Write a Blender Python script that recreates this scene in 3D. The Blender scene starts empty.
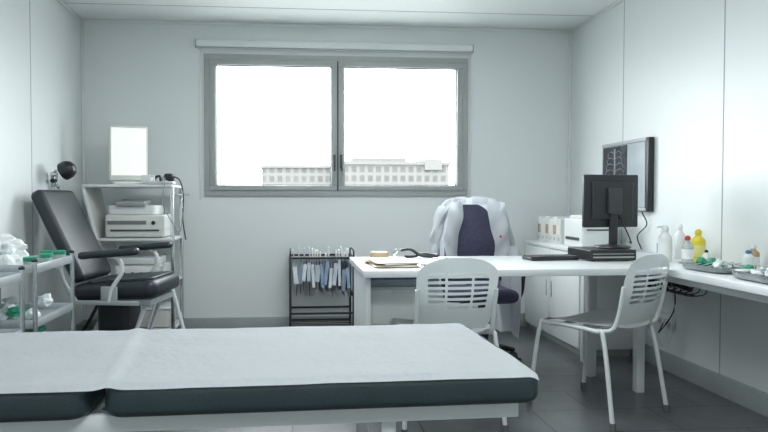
import bpy, bmesh, math, random
from mathutils import Vector, Matrix, Euler, noise
random.seed(7)
sc = bpy.context.scene
R = math.radians
sc.view_settings.view_transform = 'Standard'
sc.view_settings.look = 'None'
sc.view_settings.exposure = 0.0

# ------------------------------------------------------------ materials
def M(name, col, rough=.5, metal=0.0, var=.05, scale=6.0, bump=0.0, bscale=60.0, alpha=1.0, emit=0.0, trans=0.0, coat=0.0):
    m = bpy.data.materials.new(name); m.use_nodes = True
    nt = m.node_tree; b = nt.nodes['Principled BSDF']
    tc = nt.nodes.new('ShaderNodeTexCoord')
    n = nt.nodes.new('ShaderNodeTexNoise'); n.inputs['Scale'].default_value = scale
    nt.links.new(tc.outputs['Object'], n.inputs['Vector'])
    r = nt.nodes.new('ShaderNodeValToRGB')
    r.color_ramp.elements[0].position = .3; r.color_ramp.elements[1].position = .7
    r.color_ramp.elements[0].color = [c*(1-var) for c in col]+[1]
    r.color_ramp.elements[1].color = [min(1, c*(1+var)) for c in col]+[1]
    nt.links.new(n.outputs['Fac'], r.inputs['Fac'])
    nt.links.new(r.outputs['Color'], b.inputs['Base Color'])
    b.inputs['Roughness'].default_value = rough
    b.inputs['Metallic'].default_value = metal
    b.inputs['Alpha'].default_value = alpha
    b.inputs['Transmission Weight'].default_value = trans
    b.inputs['Coat Weight'].default_value = coat
    if emit > 0:
        nt.links.new(r.outputs['Color'], b.inputs['Emission Color'])
        b.inputs['Emission Strength'].default_value = emit
    if bump > 0:
        n2 = nt.nodes.new('ShaderNodeTexNoise'); n2.inputs['Scale'].default_value = bscale
        n2.inputs['Detail'].default_value = 4
        nt.links.new(tc.outputs['Object'], n2.inputs['Vector'])
        bp = nt.nodes.new('ShaderNodeBump'); bp.inputs['Strength'].default_value = bump
        bp.inputs['Distance'].default_value = .01
        nt.links.new(n2.outputs['Fac'], bp.inputs['Height'])
        nt.links.new(bp.outputs['Normal'], b.inputs['Normal'])
    return m

wallM = M('wall_paint', (.765, .80, .795), .42, var=.015, scale=1.2)
ceilM = M('ceiling_panel', (.81, .84, .835), .6, var=.01, scale=1)
seamM = M('panel_seam', (.36, .385, .385), .6)
baseM = M('baseboard_grey', (.36, .40, .395), .45)
frameM = M('window_aluminium', (.38, .405, .395), .4, var=.03)
darkgasket = M('gasket', (.06, .065, .065), .6)
whiteM = M('white_plastic', (.77, .80, .795), .38, var=.02)
lamM = M('white_laminate', (.81, .84, .84), .3, var=.015)
creamM = M('offwhite_plastic', (.70, .72, .68), .4, var=.03)
steelWhite = M('white_painted_steel', (.70, .73, .73), .35, var=.02)
greySteel = M('grey_painted_steel', (.36, .39, .40), .4, var=.02)
chairM = M('light_grey_polypropylene', (.67, .71, .71), .42, var=.02)
chromeM = M('chrome', (.68, .71, .72), .22, metal=1.0, var=.03)
steelM = M('brushed_steel', (.62, .65, .66), .35, metal=1.0, var=.06, scale=20)
steelTop = M('tray_steel', (.55, .59, .60), .35, metal=.5, var=.06, scale=20)
blackM = M('black_plastic', (.018, .020, .023), .38, var=.1)
blackFr = M('black_steel', (.02, .022, .026), .4, var=.1)
vinylM = M('black_vinyl', (.018, .026, .032), .38, var=.12, bump=.12, bscale=180)
couchV = M('hazed_black_vinyl', (.022, .038, .042), .45, var=.12, bump=.15, bscale=220)  # black upholstery; teal haze is lifted into the base colour
paperM = M('crepe_paper', (.75, .79, .81), .8, var=.015, bump=.3, bscale=35)
purple = M('purple_grey_fabric', (.115, .115, .185), .85, var=.15, scale=60, bump=.3, bscale=300)
coatM = M('white_cotton', (.77, .80, .83), .85, var=.03, bump=.25, bscale=25)
greenM = M('green_plastic', (.02, .30, .17), .4)
yellowM = M('yellow_liquid_plastic', (.78, .66, .04), .3)
blueM = M('blue_label', (.12, .30, .52), .5)
redM = M('red_cap', (.55, .06, .04), .4)
clearM = M('clear_plastic', (.70, .76, .76), .12, trans=.5, var=.02)
wrapM = M('plastic_wrap', (.74, .80, .80), .25, var=.12, scale=25, bump=.6, bscale=30)
folderM = M('file_sleeve', (.50, .56, .62), .35, var=.2, scale=15)
folderL = M('file_sleeve_light', (.66, .70, .74), .35, var=.15, scale=15)
folderD = M('file_sleeve_dark', (.22, .26, .32), .35, var=.2, scale=15)
folderB = M('file_sleeve_blue', (.25, .36, .50), .35, var=.2, scale=15)
sheetM = M('white_paper', (.82, .84, .82), .7)
brownM = M('kraft_card', (.48, .33, .18), .7)
rubberM = M('rubber', (.03, .03, .03), .7)
filmM = M('xray_film', (.030, .036, .044), .25, var=.6, scale=9)
boneM = M('xray_bone', (.20, .23, .26), .35, var=.3, scale=50)
lightbox = M('lightbox_diffuser', (.38, .43, .46), .3, var=.25, scale=3)
screenM = M('screen_glass', (.01, .012, .015), .1)
litscreen = M('lit_screen_white', (.85, .87, .82), .3, var=.01, emit=.5)
facade2 = M('facade_trim', (.070, .070, .066), .8)

def floor_mat():
    m = bpy.data.materials.new('dark_tile_floor'); m.use_nodes = True
    nt = m.node_tree; b = nt.nodes['Principled BSDF']
    tc = nt.nodes.new('ShaderNodeTexCoord')
    br = nt.nodes.new('ShaderNodeTexBrick')
    br.offset = 0.5; br.inputs['Scale'].default_value = 1.0
    br.inputs['Brick Width'].default_value = .60; br.inputs['Row Height'].default_value = .30
    br.inputs['Mortar Size'].default_value = .004; br.inputs['Mortar Smooth'].default_value = .3
    br.inputs['Color1'].default_value = (.125, .138, .146, 1)
    br.inputs['Color2'].default_value = (.155, .168, .176, 1)
    br.inputs['Mortar'].default_value = (.035, .038, .042, 1)
    nt.links.new(tc.outputs['Object'], br.inputs['Vector'])
    n = nt.nodes.new('ShaderNodeTexNoise'); n.inputs['Scale'].default_value = 9; n.inputs['Detail'].default_value = 6
    nt.links.new(tc.outputs['Object'], n.inputs['Vector'])
    mx = nt.nodes.new('ShaderNodeMixRGB'); mx.blend_type = 'MULTIPLY'; mx.inputs[0].default_value = .5
    nt.links.new(br.outputs['Color'], mx.inputs[1]); nt.links.new(n.outputs['Fac'], mx.inputs[2])
    nt.links.new(mx.outputs[0], b.inputs['Base Color'])
    b.inputs['Roughness'].default_value = .28
    bp = nt.nodes.new('ShaderNodeBump'); bp.inputs['Strength'].default_value = .3; bp.inputs['Distance'].default_value = .003
    bp.invert = True
    nt.links.new(br.outputs['Fac'], bp.inputs['Height']); nt.links.new(bp.outputs['Normal'], b.inputs['Normal'])
    return m
floorM = floor_mat()

def facade_mat():
    m = bpy.data.materials.new('facade'); m.use_nodes = True
    nt = m.node_tree; b = nt.nodes['Principled BSDF']
    tc = nt.nodes.new('ShaderNodeTexCoord')
    mp = nt.nodes.new('ShaderNodeMapping'); mp.inputs['Rotation'].default_value = (R(90), 0, 0)
    nt.links.new(tc.outputs['Object'], mp.inputs['Vector'])
    br = nt.nodes.new('ShaderNodeTexBrick'); br.offset = 0
    br.inputs['Scale'].default_value = 1
    br.inputs['Brick Width'].default_value = .8; br.inputs['Row Height'].default_value = .9
    br.inputs['Mortar Size'].default_value = .16
    br.inputs['Color1'].default_value = (.052, .054, .054, 1); br.inputs['Color2'].default_value = (.062, .062, .060, 1)
    br.inputs['Mortar'].default_value = (.092, .090, .084, 1)
    nt.links.new(mp.outputs[0], br.inputs['Vector'])
    nt.links.new(br.outputs['Color'], b.inputs['Base Color'])
    b.inputs['Roughness'].default_value = .9
    b.inputs['Specular IOR Level'].default_value = .1
    return m
facadeM = facade_mat()

def glass_mat():
    m = bpy.data.materials.new('window_glass'); m.use_nodes = True
    nt = m.node_tree; out = nt.nodes['Material Output']
    nt.nodes.remove(nt.nodes['Principled BSDF'])
    t = nt.nodes.new('ShaderNodeBsdfTransparent'); g = nt.nodes.new('ShaderNodeBsdfGlossy')
    g.inputs['Roughness'].default_value = .02
    mx = nt.nodes.new('ShaderNodeMixShader'); mx.inputs[0].default_value = .05
    nt.links.new(t.outputs[0], mx.inputs[1]); nt.links.new(g.outputs[0], mx.inputs[2])
    nt.links.new(mx.outputs[0], out.inputs[0])
    return m
glassM = glass_mat()

# ------------------------------------------------------------ builder
def rrect(w, d, r, n=6):
    pts = []
    r = max(.0005, min(r, w/2-.0005, d/2-.0005))
    for cx, cy, a0 in ((w/2-r, d/2-r, 0), (-w/2+r, d/2-r, 90), (-w/2+r, -d/2+r, 180), (w/2-r, -d/2+r, 270)):
        for i in range(n+1):
            a = R(a0+90*i/n); pts.append((cx+r*math.cos(a), cy+r*math.sin(a)))
    return pts

def catmull(pts, n=8):
    P = [Vector(p) for p in pts]
    if len(P) < 3: return P
    P = [P[0]*2-P[1]]+P+[P[-1]*2-P[-2]]
    out = []
    for i in range(1, len(P)-2):
        for k in range(n):
            t = k/n; a, b, c, d = P[i-1], P[i], P[i+1], P[i+2]
            out.append(.5*((2*b)+(c-a)*t+(2*a-5*b+4*c-d)*t*t+(3*b-a-3*c+d)*t**3))
    out.append(P[-2]); return out

class B:
    def __init__(s, name, loc=(0, 0, 0), rz=0.0):
        s.name = name; s.loc = loc; s.rz = rz; s.bm = bmesh.new(); s.mats = []
    def mi(s, m):
        if m not in s.mats: s.mats.append(m)
        return s.mats.index(m)
    def _add(s, t, mat, mx=None):
        if mx is not None: bmesh.ops.transform(t, matrix=mx, verts=t.verts)
        i = s.mi(mat)
        bmesh.ops.recalc_face_normals(t, faces=t.faces)
        for f in t.faces: f.material_index = i
        me = bpy.data.meshes.new('tmp'); t.to_mesh(me); t.free(); s.bm.from_mesh(me); bpy.data.meshes.remove(me)
    def box(s, c, d, mat, rot=(0, 0, 0), bev=.003, seg=2):
        t = bmesh.new(); bmesh.ops.create_cube(t, size=1)
        bmesh.ops.scale(t, vec=d, verts=t.verts)
        bev = min(bev, min(d)*.45)
        if bev > 0: bmesh.ops.bevel(t, geom=t.edges[:], offset=bev, segments=seg, affect='EDGES', profile=.5)
        s._add(t, mat, Matrix.Translation(c) @ Euler([R(a) for a in rot]).to_matrix().to_4x4())
    def bx(s, x0, x1, y0, y1, z0, z1, mat, bev=.003):
        s.box(((x0+x1)/2, (y0+y1)/2, (z0+z1)/2), (abs(x1-x0), abs(y1-y0), abs(z1-z0)), mat, bev=bev)
    def slab(s, c, d, mat, rc=.03, re=.01, rot=(0, 0, 0), n=5):
        t = bmesh.new(); w, dd, h = d; rings = []
        re = min(re, h/2-.0002)
        prof = [(re*(1-math.sin(R(90*i/n))), -h/2+re*(1-math.cos(R(90*i/n)))) for i in range(n+1)]
        prof += [(re*(1-math.cos(R(90*i/n))), h/2-re+re*math.sin(R(90*i/n))) for i in range(n+1)]
        for ins, z in prof:
            rings.append([t.verts.new((x, y, z)) for x, y in rrect(w-2*ins, dd-2*ins, max(.001, rc-ins))])
        for a, b in zip(rings, rings[1:]):
            for i in range(len(a)):
                j = (i+1) % len(a); t.faces.new((a[i], a[j], b[j], b[i]))
        t.faces.new(rings[0]); t.faces.new(rings[-1])
        s._add(t, mat, Matrix.Translation(c) @ Euler([R(a) for a in rot]).to_matrix().to_4x4())
    def cyl(s, p1, p2, r, mat, r2=None, seg=16):
        p1 = Vector(p1); p2 = Vector(p2); d = p2-p1
        t = bmesh.new()
        bmesh.ops.create_cone(t, cap_ends=True, segments=seg, radius1=r, radius2=r if r2 is None else r2, depth=d.length)
        q = Vector((0, 0, 1)).rotation_difference(d.normalized())
        s._add(t, mat, Matrix.Translation((p1+p2)/2) @ q.to_matrix().to_4x4())
    def tube(s, pts, r, mat, seg=10, smooth=True, n=6):
        P = catmull(pts, n) if smooth else [Vector(p) for p in pts]
        t = bmesh.new(); rings = []
        up = None
        for i, p in enumerate(P):
            d = (P[min(i+1, len(P)-1)]-P[max(i-1, 0)]).normalized()
            if up is None:
                up = d.orthogonal().normalized()
            else:
                up = (up-d*up.dot(d)).normalized()
            s2 = d.cross(up)
            rings.append([t.verts.new(p+r*(math.cos(2*math.pi*k/seg)*up+math.sin(2*math.pi*k/seg)*s2)) for k in range(seg)])
        for a, b in zip(rings, rings[1:]):
            for i in range(seg):
                j = (i+1) % seg; t.faces.new((a[i], a[j], b[j], b[i]))
        t.faces.new(rings[0]); t.faces.new(rings[-1])
        s._add(t, mat)
    def lathe(s, prof, c, mat, seg=24, rot=(0, 0, 0)):
        t = bmesh.new(); rings = []
        for r, z in prof:
            rings.append([t.verts.new((max(r, .0004)*math.cos(2*math.pi*k/seg), max(r, .0004)*math.sin(2*math.pi*k/seg), z)) for k in range(seg)])
        for a, b in zip(rings, rings[1:]):
            for i in range(seg):
                j = (i+1) % seg; t.faces.new((a[i], a[j], b[j], b[i]))
        t.faces.new(rings[0]); t.faces.new(rings[-1])
        s._add(t, mat, Matrix.Translation(c) @ Euler([R(a) for a in rot]).to_matrix().to_4x4())
    def sheet(s, f, nu, nv, mat, th=.003, skip=None):
        t = bmesh.new()
        V = [[t.verts.new(f(i/nu, j/nv)) for j in range(nv+1)] for i in range(nu+1)]
        for i in range(nu):
            for j in range(nv):
                if skip and skip(i, j): continue
                t.faces.new((V[i][j], V[i+1][j], V[i+1][j+1], V[i][j+1]))
        loose = [v for v in t.verts if not v.link_faces]
        if loose: bmesh.ops.delete(t, geom=loose, context='VERTS')
        if th: bmesh.ops.solidify(t, geom=t.faces[:], thickness=th)
        s._add(t, mat)
    def blob(s, c, d, mat, amp=.25, fr=3.0, rot=0):
        t = bmesh.new(); bmesh.ops.create_icosphere(t, subdivisions=3, radius=.5)
        o = Vector((random.random()*50, random.random()*50, 0))
        for v in t.verts:
            v.co *= 1+amp*noise.noise(v.co*fr+o)*1.6
            v.co.z = max(v.co.z, -.38)
        bmesh.ops.scale(t, vec=d, verts=t.verts)
        s._add(t, mat, Matrix.Translation(c) @ Matrix.Rotation(R(rot), 4, 'Z'))
    def done(s, sharp=35):
        me = bpy.data.meshes.new(s.name); s.bm.to_mesh(me); s.bm.free()
        for m in s.mats: me.materials.append(m)
        for p in me.polygons: p.use_smooth = True
        me.set_sharp_from_angle(angle=R(sharp))
        o = bpy.data.objects.new(s.name, me); o.location = s.loc; o.rotation_euler = (0, 0, R(s.rz))
        sc.collection.objects.link(o); return o

# ------------------------------------------------------------ room
XL, XR, YB, YF, H = -1.64, 2.32, 5.03, -1.4, 2.47
WX0, WX1, WZ0, WZ1 = -.695, 1.442, 1.09, 2.22
T = .15
b = B('floor'); b.bx(XL-T, XR+T, YF-T, YB+T, -.1, 0, floorM, 0); b.done()
b = B('ceiling'); b.bx(XL-T, XR+T, YF-T, YB+T, H, H+.1, ceilM, 0); b.done()
b = B('wall_left'); b.bx(XL-T, XL, YF-T, YB+T, 0, H, wallM, 0); b.done()
b = B('wall_right'); b.bx(XR, XR+T, YF-T, YB+T, 0, H, wallM, 0); b.done()
b = B('wall_front'); b.bx(XL, XR, YF-T, YF, 0, H, wallM, 0); b.done()
b = B('wall_back')
b.bx(XL, WX0, YB, YB+T, 0, H, wallM, 0); b.bx(WX1, XR, YB, YB+T, 0, H, wallM, 0)
b.bx(WX0, WX1, YB, YB+T, 0, WZ0, wallM, 0); b.bx(WX0, WX1, YB, YB+T, WZ1, H, wallM, 0); b.done()
for nm, a in (('baseboard_back', (XL, XR, YB-.014, YB)), ('baseboard_left', (XL, XL+.014, YF, YB-.014)), ('baseboard_right', (XR-.014, XR, YF, YB-.014))):
    b = B(nm); b.bx(*a, 0, .115, baseM, .002); b.done()
k = 1
for y in (4.20, 3.18, 2.16, 1.14):
    b = B('trim_%d' % k); k += 1; b.bx(XR-.0015, XR, y-.003, y+.003, .115, H, seamM, 0); b.done()
for y in (4.07, 3.05, 2.03):
    b = B('trim_%d' % k); k += 1; b.bx(XL, XL+.0015, y-.003, y+.003, .115, H, seamM, 0); b.done()
for y in (4.62, 3.42, 2.2):
    b = B('trim_%d' % k); k += 1; b.bx(XL, XR, y-.004, y+.004, H-.0015, H, seamM, 0); b.done()
for x in (XL, XR-.02):
    b = B('trim_%d' % k); k += 1; b.bx(x, x+.02, YB-.02, YB, .115, H-.02, wallM, .006); b.done()
b = B('trim_%d' % k); k += 1; b.bx(XL, XR, YB-.018, YB, H-.02, H, wallM, .006); b.done()
for x in (XL, XR-.018):
    b = B('trim_%d' % k); k += 1; b.bx(x, x+.018, YF, YB-.02, H-.018, H, wallM, .006); b.done()

# window
b = B('window_1')
y0, y1 = YB-.02, YB+.06
fw = .045
b.bx(WX0, WX1, y0, y1, WZ0, WZ0+fw, frameM); b.bx(WX0, WX1, y0, y1, WZ1-fw, WZ1, frameM)
b.bx(WX0, WX0+fw, y0, y1, WZ0+fw, WZ1-fw, frameM); b.bx(WX1-fw, WX1, y0, y1, WZ0+fw, WZ1-fw, frameM)
mx = .368
for xa, xb in ((WX0+fw, mx-.002), (mx+.002, WX1-fw)):
    za, zb = WZ0+fw, WZ1-fw; s = .042
    b.bx(xa, xb, y0-.012, y1-.02, za, za+s, frameM, .005); b.bx(xa, xb, y0-.012, y1-.02, zb-s, zb, frameM, .005)
    b.bx(xa, xa+s+.008, y0-.012, y1-.02, za+s, zb-s, frameM, .005); b.bx(xb-s-.008, xb, y0-.012, y1-.02, za+s, zb-s, frameM, .005)
    for q in ((xa+s+.008, xa+s+.014, za+s, zb-s), (xb-s-.014, xb-s-.008, za+s, zb-s), (xa+s+.014, xb-s-.014, za+s, za+s+.006), (xa+s+.014, xb-s-.014, zb-s-.006, zb-s)):
        b.bx(q[0], q[1], y0+.01, y0+.03, q[2], q[3], darkgasket, 0)
    b.bx(xa+s, xb-s, y0+.025, y0+.031, za+s, zb-s, glassM, 0)
b.bx(mx-.005, mx+.005, y0-.016, y0-.008, WZ0+fw, WZ1-fw, darkgasket, .002)
b.bx(mx-.02, mx+.02, y1-.03, y1, WZ0+fw, WZ1-fw, frameM, 0)
for dx in (-.03, .03):
    b.slab((mx+dx, y0-.018, 1.37), (.022, .02, .11), darkgasket, .008, .004)
    b.cyl((mx+dx, y0-.03, 1.37), (mx+dx, y0-.045, 1.37), .008, darkgasket)
    b.slab((mx+dx, y0-.05, 1.34), (.016, .014, .10), darkgasket, .006, .004)
b.done()
b = B('roller_blind_casing')
b.slab((.36, YB-.024, 2.297), (2.23, .046, .058), wallM, .008, .01)
b.bx(-.758, -.750, YB-.05, YB, 2.266, 2.327, baseM); b.bx(1.470, 1.478, YB-.05, YB, 2.266, 2.327, baseM)
b.cyl((-.74, YB-.02, 2.260), (1.46, YB-.02, 2.260), .006, steelWhite)
b.bx(1.462, 1.476, YB-.012, YB, 1.06, 2.26, wallM); b.bx(-.733, -.722, YB-.012, YB, 1.06, 2.26, wallM)
b.done()

# outside
b = B('ground_outside'); b.bx(-120, 120, 5.3, 200, -.5, -.3, M('asphalt_pale', (.32, .32, .31), .9), 0); b.done()
b = B('office_building')
b.bx(5.1, 15.4, 60, 75, -.3, 4.5, facadeM, 0); b.bx(4.9, 15.6, 59.8, 75, 4.5, 4.8, facade2, 0)
b.bx(12.9, 14.6, 59.7, 66, 4.0, 5.1, facade2, 0); b.bx(6.0, 11.5, 62, 70, 4.8, 5.3, facade2, 0)
b.bx(-3.0, 5.1, 62, 75, -.3, 4.25, facadeM, 0); b.bx(-3.1, 5.1, 61.8, 75, 4.25, 4.5, facade2, 0)
b.done()

# ------------------------------------------------------------ examination table
ZT = .62
b = B('examination_table', (0, 1.82, 0), 1.5)
b.slab((.085, 0, ZT-.04), (1.09, .64, .08), couchV, .05, .022)
b.slab((-.865, 0, ZT-.042), (.75, .64, .08), couchV, .05, .022)
for y in (-.26, .26):
    b.bx(-1.22, .58, y-.02, y+.02, .495, .54, steelWhite, .005)
for x in (-1.2, -.5, -.44, .56):
    b.bx(x-.02, x+.02, -.24, .24, .497, .538, steelWhite, .005)
for x in (-1.0, .24):
    for y in (-.24, .24):
        b.bx(x-.02, x+.02, y-.02, y+.02, .03, .497, steelWhite, .005)
        b.lathe([(.02, 0), (.028, .005), (.024, .03)], (x, y, 0), rubberM)
    b.bx(x-.018, x+.018, -.22, .22, .12, .155, steelWhite, .005)
b.bx(-1.0, .24, -.02, .02, .12, .155, steelWhite, .005)
b.tube([(-.45, -.2, .50), (-.6, -.2, .42), (-.8, -.2, .50)], .01, chromeM)
b.cyl((-.44, 0, .50), (-.85, 0, .50), .012, chromeM)
b.done()

b = B('examination_table_paper', (0, 1.82, 0), 1.5)
def pf(u, v):
    x = -1.24+u*1.855
    y = (v-.5)*.645
    e = abs(v-.5)*2
    z = ZT+.004
    z -= .013*max(0, (e-.93)/.07)**2
    z -= .010*max(0, (u-.985)/.015)**2
    ampl = 1-max(0, (e-.85)/.15)*.6
    z += ampl*(.0034*noise.noise(Vector((x*4, y*9, 1)))+.0020*noise.noise(Vector((x*14, y*5, 4)))+.0030)
    g = abs(x+.475+.10*y)
    z += .007*math.exp(-(g/.02)**2)
    y += .006*noise.noise(Vector((x*3, 7, v*2))) * (1 if v < .5 else -1)
    return Vector((x, y, z))
b.sheet(pf, 150, 50, paperM, th=.0012)
b.done(60)

# ------------------------------------------------------------ desk
DZ = .72
b = B('office_desk')
b.box((1.0875, 3.315, DZ-.0175), (1.495, .73, .035), lamM, bev=.004)
b.bx(.36, .385, 3.02, 3.60, .0, DZ-.035, steelWhite)
for x, y in ((1.79, 3.58),):
    b.bx(x-.025, x+.025, y-.025, y+.025, 0.0, DZ-.035, steelWhite, .004)
b.bx(1.775, 1.805, 3.05, 3.555, DZ-.075, DZ-.035, steelWhite)
b.bx(.385, 1.77, 3.60, 3.63, DZ-.075, DZ-.035, steelWhite)
b.done()
b = B('drawer_pedestal')
b.bx(.395, .80, 3.23, 3.59, .05, .60, lamM)
b.bx(.40, .795, 3.212, 3.229, .06, .22, whiteM); b.bx(.40, .795, 3.212, 3.229, .226, .40, whiteM); b.bx(.40, .795, 3.212, 3.229, .406, .592, whiteM)
for z in (.205, .385, .575): b.bx(.52, .68, 3.204, 3.213, z, z+.01, steelM)
for x in (.43, .77):
    for y in (3.29, 3.55): b.cyl((x, y, 0), (x, y, .05), .02, rubberM)
b.bx(.41, .78, 3.24, 3.55, .602, .64, M('grey_tray', (.30, .38, .44), .4))
b.done()

b = B('side_counter')
b.bx(1.84, XR-.003, 1.55, 3.95, DZ-.035, DZ, lamM, .004)
for y in (3.87, 3.24, 1.60):
    b.bx(1.885, 1.93, y, y+.045, 0, DZ-.035, steelWhite)
b.bx(1.90, 1.925, 1.645, 3.87, DZ-.075, DZ-.035, steelWhite)
b.done()
b = B('cable_basket')
for i in range(9):
    y = 2.98+i*.055
    b.tube([(1.96, y, .684), (1.96, y, .60), (1.99, y, .575), (2.07, y, .575), (2.10, y, .60), (2.10, y, .684)], .003, blackFr, seg=6, n=3)
for x, z in ((1.96, .68), (1.96, .635), (1.97, .59), (2.03, .575), (2.10, .635), (2.10, .68)):
    b.cyl((x, 2.96, z), (x, 3.44, z), .0035, blackFr, seg=8)
b.tube([(2.03, 3.0, .60), (2.0, 3.1, .62), (2.06, 3.2, .60), (2.0, 3.3, .61), (2.05, 3.4, .60)], .012, blackM)
b.tube([(2.04, 3.0, .62), (2.06, 3.1, .63), (2.0, 3.2, .64), (2.06, 3.3, .62), (2.02, 3.42, .63)], .010, rubberM)
b.done()
b = B('wall_socket')
b.slab((XR-.012, 3.66, .31), (.024, .16, .09), whiteM, .005, .005)
for y in (3.62, 3.70): b.cyl((XR-.024, y, .31), (XR-.05, y, .31), .019, whiteM)
b.tube([(XR-.045, 3.62, .31), (XR-.09, 3.60, .25), (XR-.06, 3.5, .40), (XR-.12, 3.4, .575)], .004, rubberM, seg=6)
b.tube([(XR-.045, 3.70, .31), (XR-.08, 3.72, .22), (XR-.05, 3.6, .16), (XR-.05, 3.5, .35), (XR-.10, 3.45, .56)], .004, whiteM, seg=6)
b.done()

# ------------------------------------------------------------ visitor chairs
capM = M('foot_cap', (.12, .13, .13), .6)
def visitor_chair(name, loc, rz):
    b = B(name, loc, rz)
    def seat(u, v):
        x = (u-.5)*2; y = (v-.5)*2
        hw = .22*(1-.10*max(0, -y))*(1-.22*max(0, abs(y)-.72)**2/.08*.9)
        X = x*hw; Y = y*.215*(1-.12*max(0, abs(x)-.6)/.4)
        Z = .455-.012*math.cos(x*1.5)*math.cos(y*1.2)-.025*max(0, y-.7)/.3+.012*abs(x)**3
        return Vector((X, Y, Z))
    b.sheet(seat, 20, 20, chairM, th=.010)
    nu, nv = 31, 26
    def back(u, v):
        x = (u-.5)*2
        z = .475+v*.33
        hw = .160+.028*math.sin(min(1, v*1.3)*math.pi/2)
        if v > .72: 
            q = (v-.72)/.28; hw *= math.sqrt(max(.0, 1-(q**2.6)*.55))
        if v < .1: hw *= .9+.1*v/.1
        X = x*hw
        ztop = -.018*abs(x)**3*max(0, v-.5)*2
        Y = -.205-.075*v-.045*(1-x*x)*(.35+.65*math.sin(v*math.pi))+.02*max(0, v-.85)
        return Vector((X, Y, z+ztop))
    def skip(i, j):
        if j in (8, 10, 12, 14, 16, 18, 20):
            if 4 <= i <= 9 or 11 <= i <= 19 or 21 <= i <= 26: return True
        return False
    b.sheet(back, nu, nv, chairM, th=.008, skip=skip)
    for sx in (-1, 1):
        b.tube([(sx*.235, .235, .012), (sx*.215, .19, .40), (sx*.205, .15, .436), (sx*.205, -.12, .436), (sx*.212, -.17, .40), (sx*.235, -.235, .012)], .011, steelWhite, seg=12, n=8)
        b.tube([(sx*.20, -.10, .436), (sx*.185, -.19, .45), (sx*.178, -.222, .52), (sx*.182, -.250, .66)], .010, steelWhite, seg=12, n=6)
        for y in (.235, -.235):
            b.cyl((sx*.2355, y*1.005, 0), (sx*.2335, y*.998, .035), .0145, capM)
    b.cyl((-.205, .10, .432), (.205, .10, .432), .009, steelWhite); b.cyl((-.205, -.10, .432), (.205, -.10, .432), .009, steelWhite)
    return b.done(50)
visitor_chair('visitor_chair', (.725, 2.96, 0), 2)
visitor_chair('visitor_chair', (1.550, 3.03, 0), 30)

# ------------------------------------------------------------ office chair with lab coat
OC = (1.205, 4.05, 0)
b = B('office_chair', OC, 4)
b.slab((-.02, -.18, .46), (.40, .42, .075), purple, .09, .035)
def ob(side):
    def f(u, v):
        x = (u-.5)*2; z = .52+v*.51
        hw = .20*(1-.50*max(0, v-.45)/.55)
        if v > .88: hw *= math.sqrt(max(.04, 1-((v-.88)/.12)**2*.75))
        return Vector((x*hw, .045-.03*(1-x*x)+.05*v-.03*math.sin(v*3)+side, z))
    return f
b.sheet(ob(-.04), 16, 30, purple, th=.055)
b.tube([(0, .07, .80), (0, .10, .62), (0, .05, .42), (0, -.1, .40)], .02, blackM)
b.cyl((0, -.2, .10), (0, -.2, .42), .028, blackM); b.cyl((0, -.2, .30), (0, -.2, .42), .04, blackM)
for i in range(5):
    a = R(72*i+20); ex, ey = .25*math.cos(a), -.2+.25*math.sin(a)
    b.tube([(0, -.2, .12), (ex*.5, -.2+(ey+.2)*.5, .11), (ex, ey, .075)], .018, blackM, seg=8)
    b.cyl((ex-.02, ey, .03), (ex+.02, ey, .03), .03, rubberM)
    b.cyl((ex, ey, .03), (ex, ey, .08), .008, blackM)
for sx in (-1, 1):
    b.tube([(sx*.16, -.18, .42), (sx*.25, -.18, .44), (sx*.27, -.19, .58)], .014, blackM)
    b.slab((sx*.27, -.20, .595), (.055, .22, .03), blackM, .025, .012)
b.done()

b = B('lab_coat', OC, 4)
def coat(u, v):
    s = (u-.5)*2
    amax = 128-30*min(1, v*1.5)**.7
    th = R(s*amax)
    w = .12+.125*min(1, v/.16)**.55+.015*v
    d = .055+.045*min(1, v/.2)+.02*v
    z = 1.075-.04*min(1, v/.16)**1.5-.55*v
    fold = .010*math.sin(th*9+v*4)*min(1, v*3)+.006*math.sin(th*17+1)*v
    x = (w+fold)*math.sin(th); y = .07+(d+fold)*math.cos(th)
    z += .02*noise.noise(Vector((th*1.5, v*2, 3)))*v
    return Vector((x, y, z))
b.sheet(coat, 90, 40, coatM, th=.004)
for sx in (-1, 1):
    def lap(u, v, sx=sx):
        x = sx*(.088+.035*v+(.12)*u*(1-.45*abs(v-.35))-.012*math.sin(v*6))
        z = 1.060-.37*v-.02*u
        y = -.035-.035*math.sin(u*2.2)-.02*v+.008*math.sin(v*14+u*5)
        return Vector((x, y, z))
    b.sheet(lap, 14, 26, coatM, th=.004)
    def col(u, v, sx=sx):
        return Vector((sx*(.02+.13*u), .10-.12*u*u-.02*v, 1.082-.02*u-.045*v+.01*math.sin(u*3)))
    b.sheet(col, 10, 6, coatM, th=.004)
    L = .42 if sx < 0 else .52
    def slv(u, v, sx=sx, L=L):
        a = u*2*math.pi
        r = .045*(1-.12*v)+.007*math.sin(3*a+v*11)+.004*math.sin(v*23)
        cx = sx*(.185+.07*min(1, v*2.4)**.7+.01*v); cy = .03-.02*v
        z = 1.02-L*v-.04*(1 if v > .3 else v/.3)
        return Vector((cx+r*.75*math.cos(a), cy+r*1.2*math.sin(a), z))
    b.sheet(slv, 28, 30, coatM, th=.003)
def tail(u, v):
    return Vector((.215+.012*math.sin(u*14+v*3)-.01*v, -.26+.42*u, .74-.56*v+.02*math.sin(u*6)))
b.sheet(tail, 26, 24, coatM, th=.004)
b.box((.17, -.082, .82), (.04, .004, .014), redM, bev=.001)
b.done(60)

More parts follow.
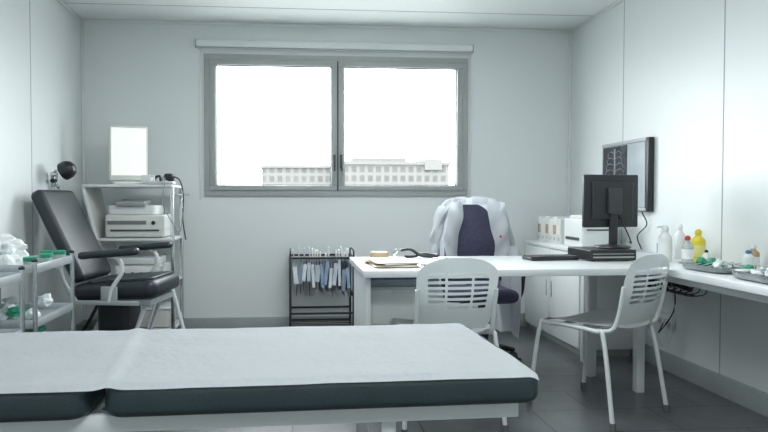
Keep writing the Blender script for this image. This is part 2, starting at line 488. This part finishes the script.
# ------------------------------------------------------------ desk items
b = B('desktop_computer', (1.765, 3.42, DZ), 2)
b.slab((0, 0, .034), (.27, .27, .06), blackM, .008, .006)
b.bx(-.12, .12, -.1365, -.1345, .02, .028, frameM, 0); b.bx(-.12, .12, -.1365, -.1345, .04, .044, frameM, 0)
for x in (-.1, .1): 
    for y in (-.1, .1): b.cyl((x, y, 0), (x, y, .006), .01, rubberM)
b.done()
b = B('desktop_monitor', (1.845, 3.44, DZ+.064), 8)
b.lathe([(.095, 0), (.10, .004), (.095, .012), (.03, .02), (.02, .025)], (0, .0, 0), blackM, seg=32)
b.slab((0, -.005, .12), (.05, .03, .22), blackM, .012, .006)
b.slab((0, .025, .27), (.355, .03, .305), blackM, .010, .008)
b.slab((0, .006, .27), (.27, .025, .22), blackM, .02, .008)
b.slab((0, -.016, .27), (.085, .03, .15), M('stand_grey', (.04, .042, .046), .4), .01, .006)
b.box((0, .041, .27), (.315, .002, .25), screenM, bev=0)
b.tube([(.03, -.0, .20), (.06, -.04, .10), (.10, -.03, .03), (.14, .04, .03)], .004, blackM, seg=6)
b.done()
b = B('computer_keyboard', (1.465, 3.42, DZ), 5)
b.slab((0, 0, .010), (.29, .13, .016), blackM, .012, .005)
kb = M('key_grey', (.03, .032, .035), .5)
for i in range(15):
    for j in range(5):
        b.box((-.13+i*.0186, -.046+j*.023, .021), (.0155, .019, .007), kb, bev=.0015, seg=1)
b.done()
b = B('paper_stack', (.52, 3.20, DZ), 8)
for i in range(9):
    b.box((random.uniform(-.01, .01), random.uniform(-.01, .01), .002+i*.003), (.21, .297, .0028), sheetM if i in (2, 3, 6, 8) else brownM, rot=(0, 0, random.uniform(-9, 9)), bev=0)
b.done()
b = B('tape_roll', (.50, 3.54, DZ), 0)
b.lathe([(.028, 0), (.052, 0), (.054, .004), (.054, .034), (.052, .038), (.028, .038), (.028, 0)], (0, 0, 0), brownM, seg=28)
b.lathe([(.046, .036), (.047, .042), (.03, .042), (.029, .036)], (0, 0, 0), sheetM, seg=28)
b.done()
b = B('clipboard', (.80, 3.28, DZ), -12)
b.box((0, 0, .003), (.22, .29, .005), blackM, bev=.002); b.box((0, -.005, .0065), (.20, .26, .002), sheetM, bev=0)
b.box((0, .13, .011), (.09, .02, .012), chromeM)
b.done()
b = B('stethoscope', (.74, 3.58, DZ), 0)
b.tube([(-.10, .03, .045), (-.05, 0, .05), (.0, -.03, .02), (.06, -.04, .012), (.11, 0, .012), (.08, .045, .016), (.02, .03, .02), (-.03, -.02, .012), (-.09, -.05, .012)], .009, blackM, seg=8)
b.cyl((-.11, -.055, 0), (-.11, -.055, .012), .022, chromeM); b.tube([(-.10, .03, .045), (-.13, .05, .05), (-.15, .04, .02)], .004, chromeM, seg=6)
b.tube([(-.10, .03, .045), (-.12, .01, .04), (-.15, -.01, .01)], .004, chromeM, seg=6)
b.done()

# ------------------------------------------------------------ cabinet on right back
b = B('sliding_door_cabinet')
b.bx(1.93, XR-.016, 4.0, 4.98, .05, .70, lamM, .003); b.bx(1.915, XR-.016, 3.99, 4.99, .70, .73, lamM, .003)
b.bx(1.95, XR-.03, 4.02, 4.96, 0, .05, baseM)
b.bx(1.919, 1.930, 4.01, 4.49, .06, .695, whiteM); b.bx(1.919, 1.930, 4.50, 4.97, .06, .695, whiteM)
for y in (4.45, 4.54): b.bx(1.913, 1.920, y-.006, y+.006, .34, .46, steelM)
b.done()
b = B('label_printer')
b.slab((2.10, 4.22, .83), (.26, .30, .20), whiteM, .02, .012)
b.slab((2.10, 4.20, .942), (.22, .24, .024), creamM, .02, .008)
b.bx(1.964, 1.970, 4.12, 4.32, .78, .80, darkgasket, 0); b.bx(2.0, 2.2, 4.066, 4.071, .85, .86, darkgasket, 0)
b.done()
b = B('binder_row')
for i in range(6):
    y = 4.46+i*.072
    b.bx(1.99, 2.22, y, y+.066, .73, .73+(.20 if i % 2 else .185), whiteM if i % 3 else creamM, .004)
    b.bx(1.986, 1.990, y+.012, y+.054, .80, .87, brownM if i % 2 else sheetM, 0)
    b.cyl((1.985, y+.033, .765), (1.991, y+.033, .765), .012, steelM)
b.done()

# x-ray viewer
b = B('xray_light_box')
b.slab((XR-.022, 4.11, 1.225), (.040, .60, .48), blackM, .01, .006)
b.bx(XR-.0455, XR-.0415, 3.845, 4.39, 1.01, 1.440, lightbox, 0)
b.bx(XR-.050, XR-.042, 3.83, 4.40, 1.442, 1.462, frameM); b.bx(XR-.050, XR-.042, 3.83, 4.40, .988, 1.008, frameM)
b.bx(XR-.0470, XR-.0458, 4.06, 4.385, 1.10, 1.436, filmM, 0)
xx = XR-.0475
b.slab((xx, 4.222, 1.27), (.0012, .022, .30), boneM, .0005, .0005)
for j in range(6):
    z = 1.39-j*.042; wd = .09+.012*j
    for sy in (-1, 1):
        b.tube([(xx, 4.222+sy*.012, z), (xx, 4.222+sy*wd*.6, z+.012), (xx, 4.222+sy*wd, z-.010), (xx, 4.222+sy*wd*.85, z-.036)], .0028, boneM, seg=6, n=5)
b.slab((xx, 4.222, 1.125), (.0012, .17, .035), boneM, .0005, .0005)
b.tube([(XR-.03, 3.90, .98), (XR-.02, 3.86, .90), (XR-.03, 3.95, .82), (XR-.03, 3.9, .735)], .004, rubberM, seg=6)
b.done()

# ------------------------------------------------------------ bottles & trays on counter
def bottle(name, loc, r, h, mat, cap, capm, label=None, pump=False, sc2=1):
    b = B(name, loc)
    b.lathe([(r*.92, 0), (r, .004), (r, h*.62), (r*.92, h*.70), (r*.45, h*.80), (r*.38, h*.83), (r*.38, h*.86)], (0, 0, 0), mat)
    if label: b.lathe([(r*1.01, h*.18), (r*1.015, h*.19), (r*1.015, h*.52), (r*1.01, h*.53)], (0, 0, 0), label)
    b.lathe([(r*.48, h*.84), (r*.5, h*.85), (r*.5, h*.95), (r*.42, h*.97)], (0, 0, 0), capm)
    if pump:
        b.cyl((0, 0, h*.95), (0, 0, h*1.08), .005, capm)
        b.tube([(.01, 0, h*1.09), (-.01, 0, h*1.10), (-.045, -.01, h*1.08)], .006, capm, seg=8)
    else:
        b.lathe([(r*.30, h*.96), (r*.28, h), (r*.1, h*1.01)], (0, 0, 0), capm)
    b.done()
bottle('alcohol_bottle', (2.05, 3.26, DZ), .036, .20, whiteM, 0, whiteM, label=sheetM)
bottle('sanitizer_pump_bottle', (2.14, 3.42, DZ), .034, .17, whiteM, 0, whiteM, label=blueM, pump=True)
bottle('saline_bottle', (2.10, 3.14, DZ), .028, .15, clearM, 0, redM, label=sheetM)
bottle('antiseptic_bottle', (2.20, 3.20, DZ), .036, .18, yellowM, 0, yellowM, label=M('yellow_label', (.8, .75, .3), .5))
bottle('squeeze_bottle', (2.24, 3.42, DZ), .030, .20, whiteM, 0, whiteM)
bottle('ointment_bottle', (2.15, 3.06, DZ), .018, .08, whiteM, 0, blackM)
bottle('iodine_bottle', (2.25, 2.86, DZ), .028, .12, brownM, 0, whiteM, label=sheetM)
bottle('specimen_bottle', (2.18, 2.80, DZ), .026, .10, whiteM, 0, M('cap_blue', (.1, .2, .4), .4))

def tray(name, loc, rz, w, d, h):
    b = B(name, loc, rz)
    def f(u, v):
        a = u*2*math.pi
        ca, sa = math.cos(a), math.sin(a)
        rr = (abs(ca)**6+abs(sa)**6)**(-1/6)
        prof = [(0.0, .004), (.82, .004), (.88, .008), (.93, h*.9), (.98, h), (1.03, h), (1.03, h-.003)]
        t = v*(len(prof)-1); i = min(int(t), len(prof)-2); q = t-i
        k = prof[i][0]*(1-q)+prof[i+1][0]*q; z = prof[i][1]*(1-q)+prof[i+1][1]*q
        return Vector((rr*ca*w/2*k, rr*sa*d/2*k, z))
    b.sheet(f, 48, 18, steelTop, th=.0015)
    for i in range(14):
        x = random.uniform(-w*.3, w*.3); y = random.uniform(-d*.3, d*.3)
        m = random.choice([sheetM, wrapM, whiteM, greenM, steelTop, sheetM, redM])
        if random.random() < .4:
            b.blob((x, y, h*.55+.016), (.055, .045, .05), m if m is not redM else sheetM, .3, 3, random.uniform(0, 90))
        else:
            b.box((x, y, h*.9), (.07, .03, .018) if m not in (redM, greenM) else (.03, .015, .02), m, rot=(random.uniform(-10, 10), random.uniform(-15, 15), random.uniform(0, 180)))
    for i in range(4):
        y = -d*.3+i*d*.15
        b.tube([(-w*.42, y, h*.8), (0, y+.01, h*1.2), (w*.42, y+.02, h+.01)], .003, chromeM, seg=6)
    b.done()
tray('instrument_tray', (2.01, 2.80, DZ), 6, .20, .28, .032)
tray('instrument_tray', (1.99, 2.42, DZ), -4, .22, .30, .038)
b = B('cotton_jar', (2.22, 2.64, DZ))
b.lathe([(.04, 0), (.045, .004), (.045, .09), (.042, .10), (.04, .10), (.04, .006)], (0, 0, 0), clearM)
b.blob((0, 0, .05), (.075, .075, .08), sheetM, .15); b.lathe([(.046, .10), (.046, .112), (.02, .118), (.012, .13)], (0, 0, 0), steelM)
b.done()
b = B('dressing_box', (2.22, 2.45, DZ), 4)
b.box((0, 0, .04), (.12, .2, .08), whiteM); b.box((0, 0, .083), (.09, .12, .006), blueM, bev=.001); b.blob((0, 0, .10), (.07, .06, .05), sheetM, .4)
b.done()

# ------------------------------------------------------------ hanging file rack
b = B('hanging_file_rack', (.225, 4.82, 0))
for sx in (-1, 1):
    for y in (-.14, .14):
        b.bx(sx*.24-.009, sx*.24+.009, y-.009, y+.009, .03, .63, blackFr)
        b.cyl((sx*.24-.008, y, .018), (sx*.24+.008, y, .018), .018, rubberM)
    for z in (.05, .33, .62): b.bx(sx*.24-.009, sx*.24+.009, -.131, .131, z-.009, z+.009, blackFr)
    b.tube([(sx*.24, -.14, .62), (sx*.24, -.14, .67), (sx*.24, 0, .68), (sx*.24, .14, .67), (sx*.24, .14, .62)], .006, blackFr, seg=6)
for y in (-.14, .14):
    for z in (.62, .20, .10): b.bx(-.231, .231, y-.007, y+.007, z-.008, z+.008, blackFr)
for y in (-.07, 0, .07): b.cyl((-.24, y, .10), (.24, y, .10), .004, blackFr, seg=6)
for i in range(22):
    x = -.218+i*.0205; t = random.uniform(-.008, .008); hgt = random.uniform(.24, .29)
    m = random.choice([folderM, folderL, folderL, folderM, folderD, folderB])
    b.sheet(lambda u, v, x=x, t=t, hgt=hgt: Vector((x+t*v+.003*math.sin(u*5+x*40), -.155+.28*u, .61-hgt*v)), 8, 6, m, th=.012)
    if random.random() < .8:
        hh = random.uniform(.03, .095)
        yy = random.uniform(-.14, -.04)
        b.box((x+.004, yy+.05, .60+hh/2), (.010, .09, hh+.02), random.choice([sheetM, sheetM, folderL]), rot=(0, random.uniform(-8, 8), 0), bev=.001)
for i in range(13):
    x = -.2+i*.033
    b.box((x, -.166, .48+random.uniform(-.03, .04)), (random.uniform(.02, .035), .003, random.uniform(.12, .24)), random.choice([folderM, folderL, folderM, folderB, folderD]), rot=(0, random.uniform(-7, 7), 0), bev=0)
b.done()

# ------------------------------------------------------------ exam chair (black, reclining)
b = B('phlebotomy_chair', (-1.03, 4.0, 0), -10)
b.slab((.0, 0, .515), (.53, .46, .10), vinylM, .06, .04, rot=(0, -4, 0))
b.slab((.02, 0, .572), (.42, .38, .02), vinylM, .05, .009, rot=(0, -4, 0))
ang = -27
b.slab((-.365, 0, .84), (.085, .40, .62), vinylM, .03, .035, rot=(0, ang, 0))
b.slab((-.322, 0, .82), (.02, .31, .44), vinylM, .008, .008, rot=(0, ang, 0))
b.box((-.412, 0, .825), (.012, .34, .50), greySteel, rot=(0, ang, 0))
for sy in (-1, 1):
    y = sy*.265
    b.slab((.0, y, .745), (.37, .07, .042), vinylM, .03, .018, rot=(0, -5, 0))
    b.tube([(-.02, y, .735), (.06, y, .71), (.08, y, .64), (.02, y, .54), (.0, y, .455)], .013, steelWhite)
    b.box((.0, y, .50), (.10, .016, .10), greySteel, bev=.006)
    b.bx(-.22, .18, y-.012, y+.012, .44, .465, greySteel)
    b.tube([(-.2, y, .45), (-.28, y, .58), (-.30, y, .66)], .012, greySteel)
    b.cyl((0, y, .452), (0, sy*.18, .452), .014, greySteel)
b.bx(-.24, .22, -.18, .18, .425, .462, greySteel)
b.slab((-.06, 0, .25), (.20, .22, .36), blackM, .03, .015)
b.slab((-.04, 0, .045), (.50, .42, .05), blackM, .05, .015)
b.tube([(.16, -.12, .43), (.10, -.13, .25), (.02, -.14, .07)], .013, steelWhite)
b.tube([(.16, .12, .43), (.10, .13, .25), (.02, .14, .07)], .013, steelWhite)
for x in (-.2, .14):
    for y in (-.16, .16): b.cyl((x, y, 0), (x, y, .03), .025, rubberM)
b.done()

# ------------------------------------------------------------ equipment trolley
casterM = M('caster_grey', (.30, .31, .32), .5)
b = B('equipment_trolley', (-1.17, 4.72, 0))
for z, x0, x1 in ((1.16, -.32, .32), (.775, -.24, .32), (.46, -.20, .32), (.12, -.26, .32)):
    b.slab(((x0+x1)/2, 0, z), (x1-x0, .40, .022), steelWhite, .02, .008)
for y in (-.18, .18):
    b.bx(.30, .325, y-.012, y+.012, .09, 1.15, chromeM)
    b.tube([(-.31, y, 1.15), (-.25, y, .9), (-.18, y, .60), (-.16, y, .3), (-.24, y, .12)], .016, steelWhite)
b.box((-.245, 0, .90), (.012, .34, .52), creamM, rot=(0, -13, 0))
b.tube([(.33, -.18, 1.10), (.37, -.18, 1.10), (.37, .18, 1.10), (.33, .18, 1.10)], .008, chromeM, smooth=False)
for x in (-.24, .32):
    for y in (-.2, .19):
        b.cyl((x, y, .035), (x, y, .11), .008, chromeM); b.cyl((x-.012, y, .034), (x+.012, y, .034), .034, casterM)
b.tube([(.30, -.19, .45), (.36, -.21, .25), (.42, -.25, .03)], .014, steelWhite)
b.tube([(.26, -.20, .62), (.22, -.22, .40), (.14, -.22, .15)], .010, steelWhite)
b.tube([(-.16, -.19, .45), (-.24, -.21, .25), (-.36, -.2, .06)], .012, blackM)
b.done()
b = B('medical_display', (-1.215, 4.74, 1.172), 20)
b.slab((0, 0, .235), (.275, .05, .41), creamM, .015, .012)
b.slab((0, -.028, .245), (.245, .01, .35), litscreen, .004, .004)
b.slab((0, .02, .012), (.24, .2, .022), creamM, .03, .008)
b.bx(-.03, .03, -.01, .02, .02, .06, creamM)
b.done()
b = B('medical_printer', (-1.12, 4.70, .787), 0)
b.slab((0, 0, .085), (.42, .34, .16), creamM, .02, .012); b.slab((-.03, .01, .20), (.34, .30, .07), whiteM, .03, .015)
b.bx(-.17, .17, -.176, -.169, .05, .062, darkgasket, 0); b.bx(-.19, .08, -.176, -.169, .10, .125, M('display_grey', (.18, .2, .2), .3), 0)
b.cyl((.13, -.168, .11), (.13, -.178, .11), .014, blackM)
b.box((-.03, -.06, .255), (.2, .22, .03), M('grey_lid', (.35, .37, .37), .4), rot=(5, 0, 0))
b.done()
b = B('electrosurgical_unit', (-1.10, 4.70, .472), 0)
b.slab((0, 0, .06), (.34, .32, .11), creamM, .015, .01); b.bx(-.15, .15, -.167, -.159, .03, .10, whiteM)
for x in (-.1, -.04, .02, .08): b.cyl((x, -.165, .06), (x, -.178, .06), .012, blackM)
b.slab((0, 0, .145), (.28, .26, .05), whiteM, .02, .01)
b.done()
b = B('ultrasound_gel_tray', (-1.02, 4.60, 1.172), 0)
b.box((.06, 0, .012), (.22, .12, .02), steelM)
for i in range(4):
    x = -.02+i*.045
    b.tube([(x, 0, .02), (x+.01, -.01, .05), (x+.04, -.02, .06), (x+.05, -.03, .02)], .009, blackM if i % 2 else whiteM, seg=8)
b.slab((.13, 0, .05), (.07, .08, .06), blackM, .02, .02); b.slab((-.03, .0, .045), (.07, .07, .05), whiteM, .01, .01)
b.tube([(.16, -.02, .06), (.21, -.03, .03), (.235, -.03, -.08), (.23, -.03, -.25), (.25, -.03, -.4)], .005, blackM, seg=6)
b.tube([(.10, -.02, .06), (.12, -.10, .0), (.10, -.12, -.12), (.16, -.12, -.25), (.22, -.10, -.34), (.24, -.08, -.2)], .004, casterM, seg=6)
b.done()
b = B('storage_bin', (-1.02, 4.68, .132), 0)
b.slab((0, 0, .07), (.28, .26, .13), creamM, .03, .015); b.slab((0, 0, .142), (.29, .27, .016), whiteM, .03, .006)
b.done()

# examination lamp
b = B('examination_lamp', (0, 0, 0))
b.slab((XL+.012, 4.42, 1.20), (.024, .07, .10), chromeM, .008, .006)
b.tube([(XL+.02, 4.42, 1.20), (XL+.05, 4.38, 1.14), (XL+.03, 4.34, 1.20), (XL+.05, 4.32, 1.255), (XL+.09, 4.30, 1.265)], .009, chromeM)
b.cyl((XL+.035, 4.31, 1.19), (XL+.035, 4.36, 1.19), .015, blackM)
b.cyl((XL+.02, 4.33, 1.235), (XL+.055, 4.33, 1.235), .016, chromeM)
b.lathe([(.005, .060), (.028, .056), (.048, .04), (.060, .012), (.062, -.024), (.059, -.024), (.056, .01), (.04, .032), (.01, .04)], (XL+.14, 4.28, 1.26), blackM, rot=(12, 66, 0), seg=32)
b.lathe([(.01, .0), (.044, -.002), (.056, -.010), (.055, -.018), (.01, -.018)], (XL+.138, 4.28, 1.259), chromeM, rot=(12, 66, 0), seg=32)
b.done()

# ------------------------------------------------------------ steel carts left
def cart(name, x0, x1, y0, y1, h):
    b = B(name, ((x0+x1)/2, (y0+y1)/2, 0)); w = (x1-x0)/2; d = (y1-y0)/2
    for sx in (-1, 1):
        for sy in (-1, 1):
            b.cyl((sx*w, sy*d, .07), (sx*w, sy*d, h+.03), .011, chromeM)
            b.cyl((sx*w-.01, sy*d, .032), (sx*w+.01, sy*d, .032), .032, rubberM)
            b.lathe([(.014, 0), (.014, .01), (.004, .016)], (sx*w, sy*d, h+.028), blackM)
    for z in (h-.02, h*.62, h*.25):
        b.bx(-w, w, -d, d, z-.006, z+.002, steelTop, .001)
        for sx in (-1, 1): b.bx(sx*w-.003, sx*w+.003, -d, d, z, z+.035, steelTop, .001)
        for sy in (-1, 1): b.bx(-w, w, sy*d-.003, sy*d+.003, z, z+.035, steelTop, .001)
    b.done()
cart('stainless_cart', -1.60, -1.21, 3.02, 3.52, .74)
cart('stainless_cart', -1.60, -1.21, 2.40, 2.88, .72)
def pile(name, cx, cy, z, w, d, n, mats, s=.1):
    b = B(name, (cx, cy, z))
    for i in range(n):
        m = random.choice(mats); q = random.uniform(.7, 1.25)*s
        zz = q*.3 + (q*.45 if i > n*.55 else 0)
        b.blob((random.uniform(-w, w), random.uniform(-d, d), zz), (q, q*.8, q*.75), m, .35, 3.5, random.uniform(0, 180))
    b.done()
pile('bagged_supplies', -1.44, 3.22, .723, .11, .14, 16, [wrapM, wrapM, sheetM, whiteM], .11)
pile('bagged_supplies', -1.42, 2.66, .703, .12, .14, 12, [wrapM, sheetM, wrapM, folderL], .10)
pile('bagged_supplies', -1.40, 3.26, .461, .12, .15, 9, [wrapM, greenM, sheetM], .10)
pile('bagged_supplies', -1.40, 2.64, .449, .12, .15, 9, [wrapM, blueM, sheetM], .10)
for x, y in ((-1.25, 3.45), (-1.33, 3.47), (-1.25, 3.07), (-1.25, 3.26)):
    b = B('green_capped_jar', (x, y, .723))
    b.lathe([(.028, 0), (.030, .004), (.030, .045), (.026, .05)], (0, 0, 0), clearM); b.lathe([(.031, .045), (.032, .047), (.032, .063), (.028, .065)], (0, 0, 0), greenM); b.done()
b = B('sharps_container', (-1.42, 3.27, .188))
b.slab((0, 0, .09), (.22, .30, .18), whiteM, .03, .02); b.slab((0, 0, .19), (.23, .31, .025), greenM, .03, .01); b.done()
b = B('supply_box', (-1.42, 2.64, .183))
b.slab((0, 0, .09), (.22, .30, .18), blueM, .02, .01); b.slab((0, 0, .19), (.23, .31, .02), whiteM, .02, .008); b.done()

# ------------------------------------------------------------ lights
w = bpy.data.worlds.new('World'); sc.world = w; w.use_nodes = True
bg = w.node_tree.nodes['Background']; bg.inputs[0].default_value = (.91, .97, 1.0, 1); bg.inputs[1].default_value = 15.0
pl = bpy.data.lights.new('window_portal', 'AREA'); pl.shape = 'RECTANGLE'; pl.size = 2.1; pl.size_y = 1.1
pl.cycles.is_portal = True
po = bpy.data.objects.new('window_portal', pl); po.location = (.37, YB+.12, 1.655); po.rotation_euler = (R(-90), 0, 0)
sc.collection.objects.link(po)
for i, (x, y, en) in enumerate(((.34, .3, 46), (.34, 2.9, 32))):  # unseen overhead panels, added as fill light for the room
    b = B('added_fill_panel', (x, y, H-.03)); b.bx(-.62, .62, -.32, .32, 0, .029, whiteM); fx = b.done()
    L = bpy.data.lights.new('fill_light', 'AREA'); L.shape = 'RECTANGLE'; L.size = 1.15; L.size_y = .55
    L.energy = en; L.color = (.93, .98, 1.0)
    lo = bpy.data.objects.new('fill_light', L); lo.parent = fx; lo.location = (0, 0, -.012); sc.collection.objects.link(lo)

# ------------------------------------------------------------ camera
cam = bpy.data.cameras.new('camera'); cam.sensor_width = 36; cam.lens = 620*36/768; cam.shift_x = 42/768
cam.clip_start = .05; cam.clip_end = 500
co = bpy.data.objects.new('camera', cam); co.location = (0, 0, 1.06); co.rotation_euler = (R(90-1.48), 0, R(-4.6))
sc.collection.objects.link(co); sc.camera = co
